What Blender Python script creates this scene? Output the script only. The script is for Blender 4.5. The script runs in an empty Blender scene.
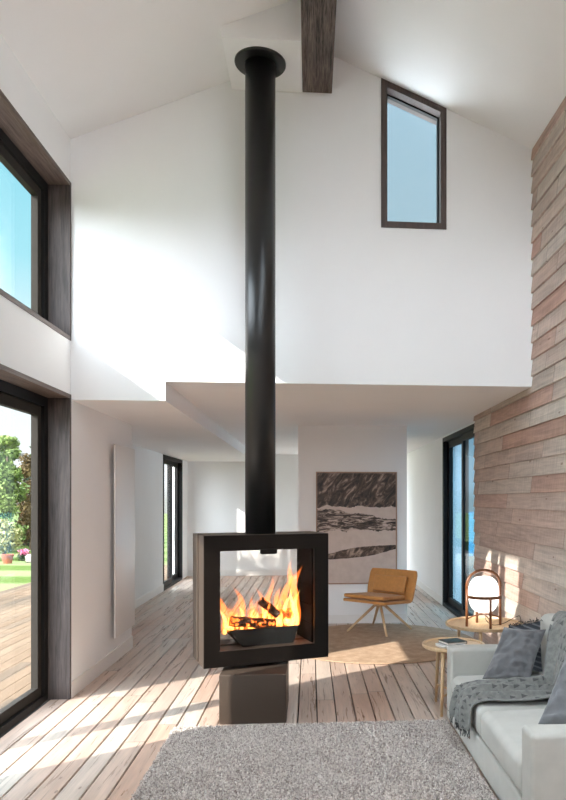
import bpy, bmesh, math, random
import numpy as np
from mathutils import Vector, Matrix, noise

random.seed(7)
rng = np.random.default_rng(7)
SC = bpy.context.scene
COL = SC.collection

# ------------------------------------------------------------------ camera
cam_d = bpy.data.cameras.new('camera')
cam = bpy.data.objects.new('camera', cam_d)
COL.objects.link(cam)
cam.location = (0, 0, 1.6)
cam.rotation_euler = (math.pi / 2, 0, -math.atan(60 / 700))
cam_d.sensor_fit = 'VERTICAL'
cam_d.sensor_height = 24
cam_d.lens = 21.0
cam_d.shift_x = -0.110
cam_d.shift_y = 0.125
cam_d.clip_start = 0.05
cam_d.clip_end = 300
SC.camera = cam

# ------------------------------------------------------------------ world, sun, exposure
SUN_DIR = Vector((1.0, 0.70, -0.72)).normalized()
SUN_STRENGTH = 2.8
SKY_GAIN = 1.0
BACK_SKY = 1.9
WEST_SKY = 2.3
TOP_SKY = 4.5  # these three set the fill lobes added to the sky
SC.view_settings.view_transform = 'Standard'
SC.view_settings.look = 'None'
SC.view_settings.exposure = 2.0
SC.view_settings.gamma = 1.0
SC.view_settings.use_curve_mapping = False
try:
    SC.cycles.transparent_max_bounces = 48
    SC.cycles.max_bounces = 14
    SC.cycles.diffuse_bounces = 8
    SC.cycles.sample_clamp_indirect = 6.0
except Exception:
    pass


def s2l(c):
    r = []
    for v in c[:3]:
        v = v / 255.0
        r.append(v / 12.92 if v <= 0.04045 else ((v + 0.055) / 1.055) ** 2.4)
    return (r[0], r[1], r[2], 1.0)


class NT:
    """small node-tree helper"""
    def __init__(self, tree):
        self.t = tree
        tree.nodes.clear()

    def n(self, typ, **kw):
        nd = self.t.nodes.new(typ)
        for k, v in kw.items():
            setattr(nd, k, v)
        return nd

    def put(self, sock, v):
        if isinstance(v, bpy.types.NodeSocket):
            self.t.links.new(v, sock)
        elif v is not None:
            sock.default_value = v

    def math(self, op, a, b=None, c=None, clamp=False):
        nd = self.n('ShaderNodeMath', operation=op, use_clamp=clamp)
        for i, v in enumerate((a, b, c)):
            if v is not None:
                self.put(nd.inputs[i], v)
        return nd.outputs[0]

    def mix(self, f, a, b, mode='MIX'):
        nd = self.n('ShaderNodeMix', data_type='RGBA', blend_type=mode)
        self.put(nd.inputs[0], f)
        self.put(nd.inputs[6], a)
        self.put(nd.inputs[7], b)
        return nd.outputs[2]

    def ramp(self, f, stops, interp='LINEAR'):
        nd = self.n('ShaderNodeValToRGB')
        cr = nd.color_ramp
        cr.interpolation = interp
        while len(cr.elements) < len(stops):
            cr.elements.new(0.5)
        for e, (p, c) in zip(cr.elements, stops):
            e.position = p
            e.color = c if len(c) == 4 else (*c, 1)
        self.put(nd.inputs[0], f)
        return nd.outputs[0]

    def comb(self, x, y, z):
        nd = self.n('ShaderNodeCombineXYZ')
        for i, v in enumerate((x, y, z)):
            self.put(nd.inputs[i], v)
        return nd.outputs[0]

    def noise(self, vec, scale, detail=4.0, rough=0.55, dist=0.0):
        nd = self.n('ShaderNodeTexNoise')
        self.put(nd.inputs['Vector'], vec)
        nd.inputs['Scale'].default_value = scale
        nd.inputs['Detail'].default_value = detail
        nd.inputs['Roughness'].default_value = rough
        nd.inputs['Distortion'].default_value = dist
        return nd.outputs[0]

    def objco(self):
        return self.n('ShaderNodeTexCoord').outputs['Object']

    def sep(self, v):
        nd = self.n('ShaderNodeSeparateXYZ')
        self.put(nd.inputs[0], v)
        return nd.outputs

    def bump(self, h, strength=0.3, dist=0.01):
        nd = self.n('ShaderNodeBump')
        nd.inputs['Strength'].default_value = strength
        nd.inputs['Distance'].default_value = dist
        self.put(nd.inputs['Height'], h)
        return nd.outputs[0]

    def bsdf(self, col, rough=0.5, metal=0.0, normal=None, spec=None, sheen=None, coat=None):
        nd = self.n('ShaderNodeBsdfPrincipled')
        self.put(nd.inputs['Base Color'], col)
        self.put(nd.inputs['Roughness'], rough)
        nd.inputs['Metallic'].default_value = metal
        if normal is not None:
            self.put(nd.inputs['Normal'], normal)
        if spec is not None:
            nd.inputs['Specular IOR Level'].default_value = spec
        if sheen:
            nd.inputs['Sheen Weight'].default_value = sheen
        if coat:
            nd.inputs['Coat Weight'].default_value = coat
        return nd

    def out(self, sh, vol=None):
        o = self.n('ShaderNodeOutputMaterial')
        if sh is not None:
            self.put(o.inputs[0], sh if isinstance(sh, bpy.types.NodeSocket) else sh.outputs[0])
        if vol is not None:
            self.put(o.inputs['Volume'], vol)


# sky: blue with a pale horizon, fill lobes added behind, left and overhead
W = bpy.data.worlds.new('sky')
SC.world = W
W.use_nodes = True
g = NT(W.node_tree)
dirv = g.n('ShaderNodeTexCoord').outputs['Generated']
sx, sy, sz = g.sep(dirv)
blue = g.ramp(sz, [(0.0, (0.62, 0.64, 0.60)), (0.02, (0.93, 0.95, 0.96)), (0.17, (0.80, 0.91, 0.94)),
                   (0.30, (0.36, 0.72, 0.82)), (0.46, (0.24, 0.62, 0.75)), (1.0, (0.20, 0.48, 0.66))])
east = g.ramp(sz, [(0.0, (0.55, 0.58, 0.58)), (0.02, (0.60, 0.72, 0.78)), (0.3, (0.33, 0.48, 0.56)), (1.0, (0.22, 0.42, 0.58))])
az = g.n('ShaderNodeMapRange', interpolation_type='SMOOTHSTEP')
g.put(az.inputs[0], sx)
az.inputs[1].default_value = -0.28
az.inputs[2].default_value = 0.02
skyc = g.mix(az.outputs[0], blue, east)
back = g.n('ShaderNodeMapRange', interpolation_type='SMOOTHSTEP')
rear_fill = g.math('ADD', g.math('MULTIPLY', sx, 0.10), g.math('MULTIPLY', sy, -0.995))
g.put(back.inputs[0], rear_fill)
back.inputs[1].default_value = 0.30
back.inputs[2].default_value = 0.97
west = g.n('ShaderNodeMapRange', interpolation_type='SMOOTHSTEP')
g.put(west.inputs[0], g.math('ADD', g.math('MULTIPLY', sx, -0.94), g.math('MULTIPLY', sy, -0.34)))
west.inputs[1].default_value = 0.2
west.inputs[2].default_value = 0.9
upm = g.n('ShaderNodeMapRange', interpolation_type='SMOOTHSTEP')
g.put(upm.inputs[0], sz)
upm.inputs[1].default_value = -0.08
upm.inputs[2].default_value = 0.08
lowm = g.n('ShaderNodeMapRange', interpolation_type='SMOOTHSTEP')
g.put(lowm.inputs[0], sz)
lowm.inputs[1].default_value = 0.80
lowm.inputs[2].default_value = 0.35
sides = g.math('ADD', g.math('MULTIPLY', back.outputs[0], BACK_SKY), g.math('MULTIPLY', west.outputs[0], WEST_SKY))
fill_sky = g.math('MULTIPLY', g.math('MULTIPLY', sides, upm.outputs[0]), lowm.outputs[0])
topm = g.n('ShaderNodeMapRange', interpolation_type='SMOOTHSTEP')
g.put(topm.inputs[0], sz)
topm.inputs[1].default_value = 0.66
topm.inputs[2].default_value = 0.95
fill_sky = g.math('ADD', fill_sky, g.math('MULTIPLY', topm.outputs[0], TOP_SKY))
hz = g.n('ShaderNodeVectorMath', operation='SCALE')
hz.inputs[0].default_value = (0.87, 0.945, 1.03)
g.put(hz.inputs['Scale'], fill_sky)
add = g.n('ShaderNodeVectorMath', operation='ADD')
dim = g.n('ShaderNodeVectorMath', operation='SCALE')
g.put(dim.inputs[0], skyc)
dim.inputs['Scale'].default_value = 0.34
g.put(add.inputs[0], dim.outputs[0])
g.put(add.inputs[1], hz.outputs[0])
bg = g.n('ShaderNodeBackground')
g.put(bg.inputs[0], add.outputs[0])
bg.inputs[1].default_value = SKY_GAIN
wo = g.n('ShaderNodeOutputWorld')
g.put(wo.inputs[0], bg.outputs[0])
try:
    W.cycles.sampling_method = 'MANUAL'
    W.cycles.sample_map_resolution = 512
except Exception:
    pass

sun_d = bpy.data.lights.new('sun', 'SUN')
sun_d.energy = SUN_STRENGTH
sun_d.angle = math.radians(0.6)
sun_d.color = (1.0, 0.94, 0.86)
sun = bpy.data.objects.new('sun', sun_d)
COL.objects.link(sun)
sun.location = (-12, -8, 9)
sun.rotation_euler = SUN_DIR.to_track_quat('-Z', 'Y').to_euler()


# ------------------------------------------------------------------ materials
MATS = {}


def mat(name):
    m = bpy.data.materials.new(name)
    m.use_nodes = True
    MATS[name] = m
    return m, NT(m.node_tree)


def simple(name, rgb, rough=0.5, metal=0.0, nscale=0, namp=0.08, bump=0.0, bscale=40, spec=None, sheen=None, coat=None):
    m, g = mat(name)
    c = s2l(rgb)
    col = c
    co = g.objco()
    if nscale:
        f = g.noise(co, nscale, 5)
        col = g.ramp(f, [(0.3, tuple(v * (1 - namp) for v in c[:3])), (0.7, tuple(min(1, v * (1 + namp)) for v in c[:3]))])
    nrm = None
    if bump:
        nrm = g.bump(g.noise(co, bscale, 6, 0.6), bump, 0.004)
    g.out(g.bsdf(col, rough, metal, nrm, spec, sheen, coat))
    return m


def wood(name, dark, light, axis='Z', fine=90.0, rough=0.45, bump=0.25, stretch=0.05, contrast=(0.3, 0.7), spec=None):
    m, g = mat(name)
    co = g.objco()
    s = {'X': (stretch, 1, 1), 'Y': (1, stretch, 1), 'Z': (1, 1, stretch)}[axis]
    mp = g.n('ShaderNodeMapping')
    g.put(mp.inputs[0], co)
    mp.inputs['Scale'].default_value = s
    f1 = g.noise(mp.outputs[0], fine, 6, 0.65, 0.4)
    f2 = g.noise(mp.outputs[0], fine * 0.18, 3, 0.5, 1.2)
    f = g.math('ADD', g.math('MULTIPLY', f1, 0.6), g.math('MULTIPLY', f2, 0.4))
    col = g.ramp(f, [(contrast[0], s2l(dark)), (contrast[1], s2l(light))])
    g.out(g.bsdf(col, rough, 0, g.bump(f1, bump, 0.003), spec))
    return m


def planks(name, across, along, width, off, stops, seglen, rough=0.45, saw=0.0, grain=1.0, bump=0.25, knots=True, spec=None):
    """boards laid side by side; each board has its own tone, grain and knots"""
    m, g = mat(name)
    co = g.objco()
    xyz = g.sep(co)
    a = xyz['XYZ'.index(across)]
    l = xyz['XYZ'.index(along)]
    rowf = g.math('DIVIDE', g.math('SUBTRACT', a, off), width)
    row = g.math('FLOOR', rowf)
    wn = g.n('ShaderNodeTexWhiteNoise', noise_dimensions='1D')
    g.put(wn.inputs['W'], row)
    segf = g.math('DIVIDE', g.math('ADD', l, g.math('MULTIPLY', wn.outputs[0], 9.7)), seglen)
    seg = g.math('FLOOR', segf)
    wn2 = g.n('ShaderNodeTexWhiteNoise', noise_dimensions='2D')
    g.put(wn2.inputs['Vector'], g.comb(row, seg, 0.0))
    h = wn2.outputs[0]
    base = g.ramp(h, stops)
    vec = g.comb(g.math('MULTIPLY', a, 30.0), g.math('MULTIPLY', l, 1.3), g.math('MULTIPLY', h, 60.0))
    f1 = g.noise(vec, 1.0, 6, 0.62, 1.0)
    vec2 = g.comb(g.math('MULTIPLY', a, 7.0), g.math('MULTIPLY', l, 1.1), g.math('MULTIPLY', h, 37.0))
    f2 = g.noise(vec2, 1.0, 3, 0.5, 1.6)
    f3 = g.noise(g.comb(g.math('MULTIPLY', a, 160.0), g.math('MULTIPLY', l, 4.0), h), 1.0, 3, 0.6)
    sh = g.math('ADD', g.math('MULTIPLY', g.math('SUBTRACT', f1, 0.5), 0.9 * grain),
                g.math('MULTIPLY', g.math('SUBTRACT', f2, 0.5), 0.7 * grain))
    sh = g.math('ADD', sh, g.math('MULTIPLY', g.math('SUBTRACT', f3, 0.5), 0.35 * grain))
    if saw:
        f4 = g.noise(g.comb(g.math('MULTIPLY', a, 5.0), g.math('MULTIPLY', l, 70.0), h), 1.0, 4, 0.6)
        sh = g.math('ADD', sh, g.math('MULTIPLY', g.math('SUBTRACT', f4, 0.5), saw))
    fac = g.math('ADD', 1.0, sh)
    sc = g.n('ShaderNodeVectorMath', operation='SCALE')
    g.put(sc.inputs[0], base)
    g.put(sc.inputs['Scale'], fac)
    col = sc.outputs[0]
    if knots:
        vo = g.n('ShaderNodeTexVoronoi', feature='F1')
        g.put(vo.inputs['Vector'], g.comb(g.math('MULTIPLY', a, 9.0), g.math('MULTIPLY', l, 3.2), g.math('MULTIPLY', h, 10.0)))
        vo.inputs['Scale'].default_value = 1.0
        kn = g.math('LESS_THAN', g.math('ADD', vo.outputs['Distance'], g.math('MULTIPLY', g.math('SUBTRACT', f1, 0.5), 0.25)), 0.075)
        col = g.mix(g.math('MULTIPLY', kn, 0.55), col, s2l((96, 58, 42)))
    fr = g.math('FRACT', segf)
    jl = g.math('LESS_THAN', fr, 0.004)
    col = g.mix(g.math('MULTIPLY', jl, 0.6), col, s2l((60, 45, 38)))
    rg = g.math('ADD', rough, g.math('MULTIPLY', g.math('SUBTRACT', f1, 0.5), 0.25))
    g.out(g.bsdf(col, rg, 0, g.bump(f1, bump, 0.003), spec))
    return m


WHITE = simple('white_plaster', (244, 244, 244), 0.85, nscale=1.5, namp=0.015, bump=0.03, bscale=120)
WHITE_TRIM = simple('white_painted_trim', (238, 236, 233), 0.5)
RAD_WHITE = simple('white_radiator_enamel', (226, 222, 219), 0.35)
FLOOR_M = planks('whitewashed_floorboards', 'X', 'Y', 0.142, 0.187, [
    (0.0, s2l((184, 160, 145))), (0.3, s2l((200, 184, 171))), (0.55, s2l((191, 160, 141))), (0.75, s2l((205, 193, 181))), (1.0, s2l((190, 156, 137)))],
    2.4, rough=0.30, grain=0.85, spec=0.35)
SIDING_M = planks('weathered_wall_boards', 'Z', 'Y', 0.142, 0.098, [
    (0.0, s2l((180, 158, 146))), (0.25, s2l((196, 184, 173))), (0.5, s2l((180, 157, 145))), (0.72, s2l((194, 184, 174))),
    (0.86, s2l((180, 144, 129))), (1.0, s2l((190, 175, 163)))],
    1.9, rough=0.75, grain=1.0, bump=0.6, saw=0.7)
DECK_M = planks('outdoor_deck_boards', 'X', 'Y', 0.145, 0.0, [
    (0.0, s2l((92, 76, 62))), (0.5, s2l((104, 88, 73))), (1.0, s2l((82, 71, 61)))], 3.0, rough=0.85, grain=0.6, spec=0.05)
DARK_WOOD_V = wood('dark_stained_wood_upright', (42, 34, 32), (104, 92, 88), 'Z', 110, 0.6, 0.4)
DARK_WOOD_H_LIT = wood('dark_stained_wood_level_lit', (66, 55, 50), (134, 118, 110), 'Y', 110, 0.6, 0.4)  # same wood as the uprights, with bounced light put into the lighter colour
BEAM_M = wood('rough_dark_beam_wood', (34, 27, 24), (132, 116, 108), 'Y', 130, 0.75, 0.9, 0.05, (0.40, 0.62))
GABLE_WOOD = wood('dark_brown_window_wood', (58, 47, 44), (96, 80, 74), 'Z', 100, 0.6, 0.3)
BLACK_ALU = simple('black_window_aluminium', (28, 26, 25), 0.55, 0.0, spec=0.2)
GREY_ALU = simple('bronze_grey_window_aluminium', (52, 48, 44), 0.75, 0.0, spec=0.1)
STEEL_FLUE = simple('satin_black_flue_steel', (22, 22, 22), 0.32, 0.0, spec=0.6)
STOVE_M = simple('dark_bronze_stove_steel', (74, 62, 53), 0.45, 0.2, nscale=300, namp=0.05)
STOVE_BLACK = simple('black_stove_door_face', (27, 22, 19), 0.28, 0.0, spec=0.25)
STOVE_IN = simple('sooty_firebox_lining', (7, 6, 6), 0.9, nscale=12, namp=0.35, bump=0.3, bscale=30, spec=0.05)
TRAY_M = simple('dark_cast_iron', (14, 14, 14), 0.65, 0.0)
OAK = wood('pale_oak', (198, 164, 124), (226, 198, 160), 'X', 60, 0.45, 0.12, 0.08)
OAK_V = wood('pale_oak_leg', (192, 156, 116), (220, 190, 150), 'Z', 60, 0.45, 0.12, 0.08)
CHERRY = wood('reddish_brown_bentwood', (92, 54, 30), (138, 86, 52), 'Z', 70, 0.35, 0.1, 0.1)
LEATHER = simple('tan_mustard_upholstery', (190, 132, 70), 0.6, nscale=25, namp=0.10, bump=0.12, bscale=260, sheen=0.15)
SOFA_M = simple('pale_grey_sofa_fabric', (183, 182, 175), 0.9, nscale=8, namp=0.06, bump=0.15, bscale=300, sheen=0.2)
PILLOW_M = simple('charcoal_linen', (112, 112, 114), 0.9, nscale=7, namp=0.16, bump=0.2, bscale=220, sheen=0.25)
PILLOW2_M = simple('charcoal_linen_second', (112, 113, 116), 0.9, nscale=9, namp=0.16, bump=0.2, bscale=220, sheen=0.25)
FRINGE_M = simple('dark_grey_fringe_yarn', (70, 71, 70), 0.9)
BOOK_WHITE = simple('white_paper_cover', (226, 226, 224), 0.5)
BOOK_PAGES = simple('cream_paper_pages', (222, 217, 208), 0.8, nscale=300, namp=0.1)
CORD_M = simple('dark_lamp_cord', (66, 52, 44), 0.6)
ART_FRAME = wood('slim_pale_brown_frame', (138, 108, 92), (176, 146, 128), 'Z', 80, 0.5)
TERRACOTTA = simple('terracotta_clay', (140, 76, 48), 0.8, nscale=20, namp=0.1)
STONE_W = simple('pale_garden_stone', (150, 140, 132), 0.8, nscale=15, namp=0.1)
BARK = simple('grey_brown_bark', (92, 76, 62), 0.9, nscale=14, namp=0.3, bump=0.5, bscale=30)


def glass(name, tint=(0.97, 0.98, 0.98), refl=0.06):
    m, g = mat(name)
    t = g.n('ShaderNodeBsdfTransparent')
    t.inputs[0].default_value = (*tint, 1)
    gl = g.n('ShaderNodeBsdfGlossy')
    gl.inputs['Roughness'].default_value = 0.0
    mx = g.n('ShaderNodeMixShader')
    mx.inputs[0].default_value = refl
    g.put(mx.inputs[1], t.outputs[0])
    g.put(mx.inputs[2], gl.outputs[0])
    g.out(mx.outputs[0])
    return m


GLASS = glass('clear_window_glass')
GLASS_BLUE = glass('blue_tinted_door_glass', (0.50, 0.66, 0.74), 0.14)
GLASS_STOVE = glass('stove_ceramic_glass', (0.94, 0.93, 0.92), 0.015)


def emit(name, rgb, st):
    m, g = mat(name)
    e = g.n('ShaderNodeEmission')
    e.inputs[0].default_value = (*rgb, 1)
    e.inputs[1].default_value = st
    g.out(e.outputs[0])
    return m


def globe_mat():
    m, g = mat('opal_glass_globe')
    b = g.bsdf((0.9, 0.9, 0.88, 1), 0.25)
    b.inputs['Emission Color'].default_value = (1.0, 0.97, 0.93, 1)
    b.inputs['Emission Strength'].default_value = 0.75
    g.out(b)
    return m


GLOBE_M = globe_mat()


def flame_vol(name, rgb, st):
    m, g = mat(name)
    e = g.n('ShaderNodeEmission')
    e.inputs[0].default_value = (*rgb, 1)
    e.inputs[1].default_value = st
    ab = g.n('ShaderNodeVolumeAbsorption')
    ab.inputs[0].default_value = (1.0, 0.55, 0.2, 1)
    ab.inputs[1].default_value = 14
    ad = g.n('ShaderNodeAddShader')
    g.put(ad.inputs[0], e.outputs[0])
    g.put(ad.inputs[1], ab.outputs[0])
    g.out(None, ad.outputs[0])
    return m


FLAME_OUT = flame_vol('orange_flame', (1.0, 0.20, 0.025), 20)
FLAME_IN = flame_vol('yellow_flame_core', (1.0, 0.55, 0.14), 52)


def log_mat():
    m, g = mat('charred_log_bark_with_embers')
    co = g.objco()
    f = g.noise(co, 30, 6, 0.65)
    col = g.ramp(f, [(0.3, s2l((40, 30, 26))), (0.55, s2l((96, 70, 54))), (0.75, s2l((150, 118, 92)))])
    e = g.noise(co, 16, 3, 0.6)
    em = g.ramp(e, [(0.56, (0, 0, 0)), (0.64, (0.9, 0.16, 0.02)), (0.75, (1.0, 0.5, 0.12))])
    b = g.bsdf(col, 0.85, 0, g.bump(f, 0.6, 0.01))
    g.put(b.inputs['Emission Color'], em)
    b.inputs['Emission Strength'].default_value = 1.2
    g.out(b)
    return m


LOG_M = log_mat()


def rug_mat():
    m, g = mat('shaggy_greige_pile')
    co = g.objco()
    wn = g.n('ShaderNodeTexVoronoi', feature='F1')
    g.put(wn.inputs['Vector'], co)
    wn.inputs['Scale'].default_value = 120
    f = g.sep(wn.outputs['Color'])[0]
    f2 = g.noise(co, 3.5, 3)
    ff = g.math('ADD', g.math('MULTIPLY', f, 0.8), g.math('MULTIPLY', f2, 0.25))
    col = g.ramp(ff, [(0.1, s2l((122, 108, 101))), (0.45, s2l((204, 193, 185))), (0.9, s2l((250, 243, 237)))])
    g.out(g.bsdf(col, 0.95, sheen=0.2))
    return m


RUG_M = rug_mat()


def jute_mat():
    m, g = mat('woven_jute')
    co = g.objco()
    x, y, z = g.sep(co)
    r = g.math('SQRT', g.math('ADD', g.math('POWER', x, 2.0), g.math('POWER', y, 2.0)))
    ring = g.math('SINE', g.math('MULTIPLY', r, 2 * math.pi / 0.024))
    f = g.noise(co, 9, 6, 0.7)
    f2 = g.noise(co, 90, 3, 0.6)
    ff = g.math('ADD', g.math('MULTIPLY', f, 0.7), g.math('MULTIPLY', f2, 0.3))
    col = g.ramp(ff, [(0.3, s2l((148, 120, 96))), (0.5, s2l((174, 146, 120))), (0.7, s2l((198, 172, 146)))])
    hgt = g.math('ADD', g.math('MULTIPLY', ring, 0.5), g.math('MULTIPLY', f2, 0.8))
    g.out(g.bsdf(col, 0.9, 0, g.bump(hgt, 0.5, 0.004)))
    return m


JUTE_M = jute_mat()


def throw_mat():
    """grey woven throw with rows of small darker triangles"""
    m, g = mat('grey_throw_with_triangles')
    uv = g.n('ShaderNodeTexCoord').outputs['UV']
    u, v, _ = g.sep(uv)
    fu = g.math('FRACT', u)
    fv = g.math('FRACT', v)
    d = g.math('ABSOLUTE', g.math('SUBTRACT', fu, 0.5))
    tri = g.math('LESS_THAN', d, g.math('MULTIPLY', g.math('SUBTRACT', fv, 0.18), 0.55))
    lim = g.math('LESS_THAN', fv, 0.72)
    t = g.math('MULTIPLY', tri, lim)
    wn = g.n('ShaderNodeTexWhiteNoise', noise_dimensions='2D')
    g.put(wn.inputs['Vector'], g.comb(g.math('FLOOR', u), g.math('FLOOR', v), 0.0))
    t = g.math('MULTIPLY', t, g.math('GREATER_THAN', wn.outputs[0], 0.35))
    co = g.objco()
    f = g.noise(co, 30, 5)
    base = g.ramp(f, [(0.3, s2l((100, 101, 98))), (0.7, s2l((132, 132, 128)))])
    dk = s2l((66, 67, 66))
    col = g.mix(g.math('MULTIPLY', t, 0.85), base, dk)
    g.out(g.bsdf(col, 0.95, 0, g.bump(g.noise(co, 260, 3), 0.2, 0.003), sheen=0.2))
    return m


THROW_M = throw_mat()


def stripe_mat():
    m, g = mat('dark_striped_weave')
    x, y, z = g.sep(g.objco())
    s = g.math('SINE', g.math('MULTIPLY', g.math('ADD', z, g.math('MULTIPLY', x, 0.35)), 2 * math.pi / 0.035))
    col = g.ramp(s, [(0.35, s2l((62, 64, 70))), (0.6, s2l((112, 114, 118)))])
    g.out(g.bsdf(col, 0.95))
    return m


STRIPE_M = stripe_mat()


def book_dark_mat():
    m, g = mat('dark_book_cover_with_teal_photo')
    co = g.objco()
    x, y, z = g.sep(co)
    f = g.noise(co, 14, 3)
    k = g.math('ADD', g.math('MULTIPLY', x, 3.2), g.math('MULTIPLY', f, 0.5))
    col = g.ramp(k, [(0.05, s2l((22, 24, 24))), (0.3, s2l((26, 70, 62))), (0.55, s2l((20, 26, 26)))])
    g.out(g.bsdf(col, 0.3))
    return m


BOOK_DARK = book_dark_mat()


def art_mat():
    """sepia picture of layered eroded slopes between pale sand flats (generic)"""
    m, g = mat('sepia_landscape_print')
    co = g.objco()          # x 0..1.05, z 0..1.45 from lower left
    x, y, z = g.sep(co)
    wob = g.math('MULTIPLY', g.math('SUBTRACT', g.noise(g.comb(g.math('MULTIPLY', x, 3.0), 0.0, g.math('MULTIPLY', z, 5.0)), 1.0, 6, 0.65), 0.5), 0.22)
    zz = g.math('ADD', z, wob)
    rot = g.comb(g.math('ADD', g.math('MULTIPLY', x, 9.0), g.math('MULTIPLY', z, -7.0)), 0.0, g.math('ADD', g.math('MULTIPLY', z, 3.0), g.math('MULTIPLY', x, 3.0)))
    rock = g.noise(rot, 1.0, 8, 0.72, 1.0)
    dark = g.ramp(rock, [(0.40, s2l((26, 18, 14))), (0.52, s2l((84, 66, 55))), (0.64, s2l((176, 152, 136)))])
    rot2 = g.comb(g.math('MULTIPLY', x, 5.0), 0.0, g.math('MULTIPLY', z, 26.0))
    rock2 = g.noise(rot2, 1.0, 8, 0.7, 1.4)
    dark2 = g.ramp(rock2, [(0.40, s2l((24, 17, 14))), (0.50, s2l((84, 67, 57))), (0.58, s2l((198, 178, 165)))])
    sandn = g.noise(co, 12, 6)
    sand = g.ramp(sandn, [(0.3, s2l((196, 178, 168))), (0.7, s2l((208, 191, 181)))])
    # band limits
    top = g.math('GREATER_THAN', zz, 1.00)
    slope = g.math('ADD', zz, g.math('MULTIPLY', x, 0.14))
    mid = g.math('MULTIPLY', g.math('GREATER_THAN', zz, 0.69), g.math('LESS_THAN', slope, 0.98))
    # lens-shaped lower bank
    cen = g.math('ADD', 0.335, g.math('MULTIPLY', x, 0.135))
    wid = g.math('ADD', 0.015, g.math('MULTIPLY', g.math('SINE', g.math('MULTIPLY', x, 2.8)), 0.052))
    zl = g.math('ADD', z, g.math('MULTIPLY', wob, 0.25))
    low = g.math('LESS_THAN', g.math('ABSOLUTE', g.math('SUBTRACT', zl, cen)), wid)
    col = g.mix(top, sand, dark)
    col = g.mix(mid, col, dark2)
    col = g.mix(low, col, dark)
    g.out(g.bsdf(col, 0.45))
    return m


ART_M = art_mat()


def lawn_mat():
    m, g = mat('striped_lawn')
    co = g.objco()
    x, y, z = g.sep(co)
    s = g.math('SINE', g.math('MULTIPLY', g.math('ADD', y, g.math('MULTIPLY', x, 0.12)), 2 * math.pi / 2.6))
    f = g.noise(co, 5, 5)
    k = g.math('ADD', g.math('MULTIPLY', s, 0.5), g.math('MULTIPLY', f, 0.5))
    col = g.ramp(k, [(0.05, s2l((70, 86, 40))), (0.45, s2l((102, 111, 74)))])
    g.out(g.bsdf(col, 0.95, 0, g.bump(g.noise(co, 120, 4), 0.4, 0.02), 0.05))
    return m


LAWN_M = lawn_mat()


def leaf_mat(name, a, b):
    m, g = mat(name)
    co = g.objco()
    f = g.noise(co, 2.2, 5, 0.7)
    col = g.ramp(f, [(0.35, s2l(a)), (0.65, s2l(b))])
    g.out(g.bsdf(col, 0.7))
    return m


def water_mat():
    m, g = mat('blue_lake_water')
    co = g.objco()
    g.out(g.bsdf(s2l((46, 120, 150)), 0.2, 0, g.bump(g.noise(co, 2, 4), 0.2, 0.05)))
    return m


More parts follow.
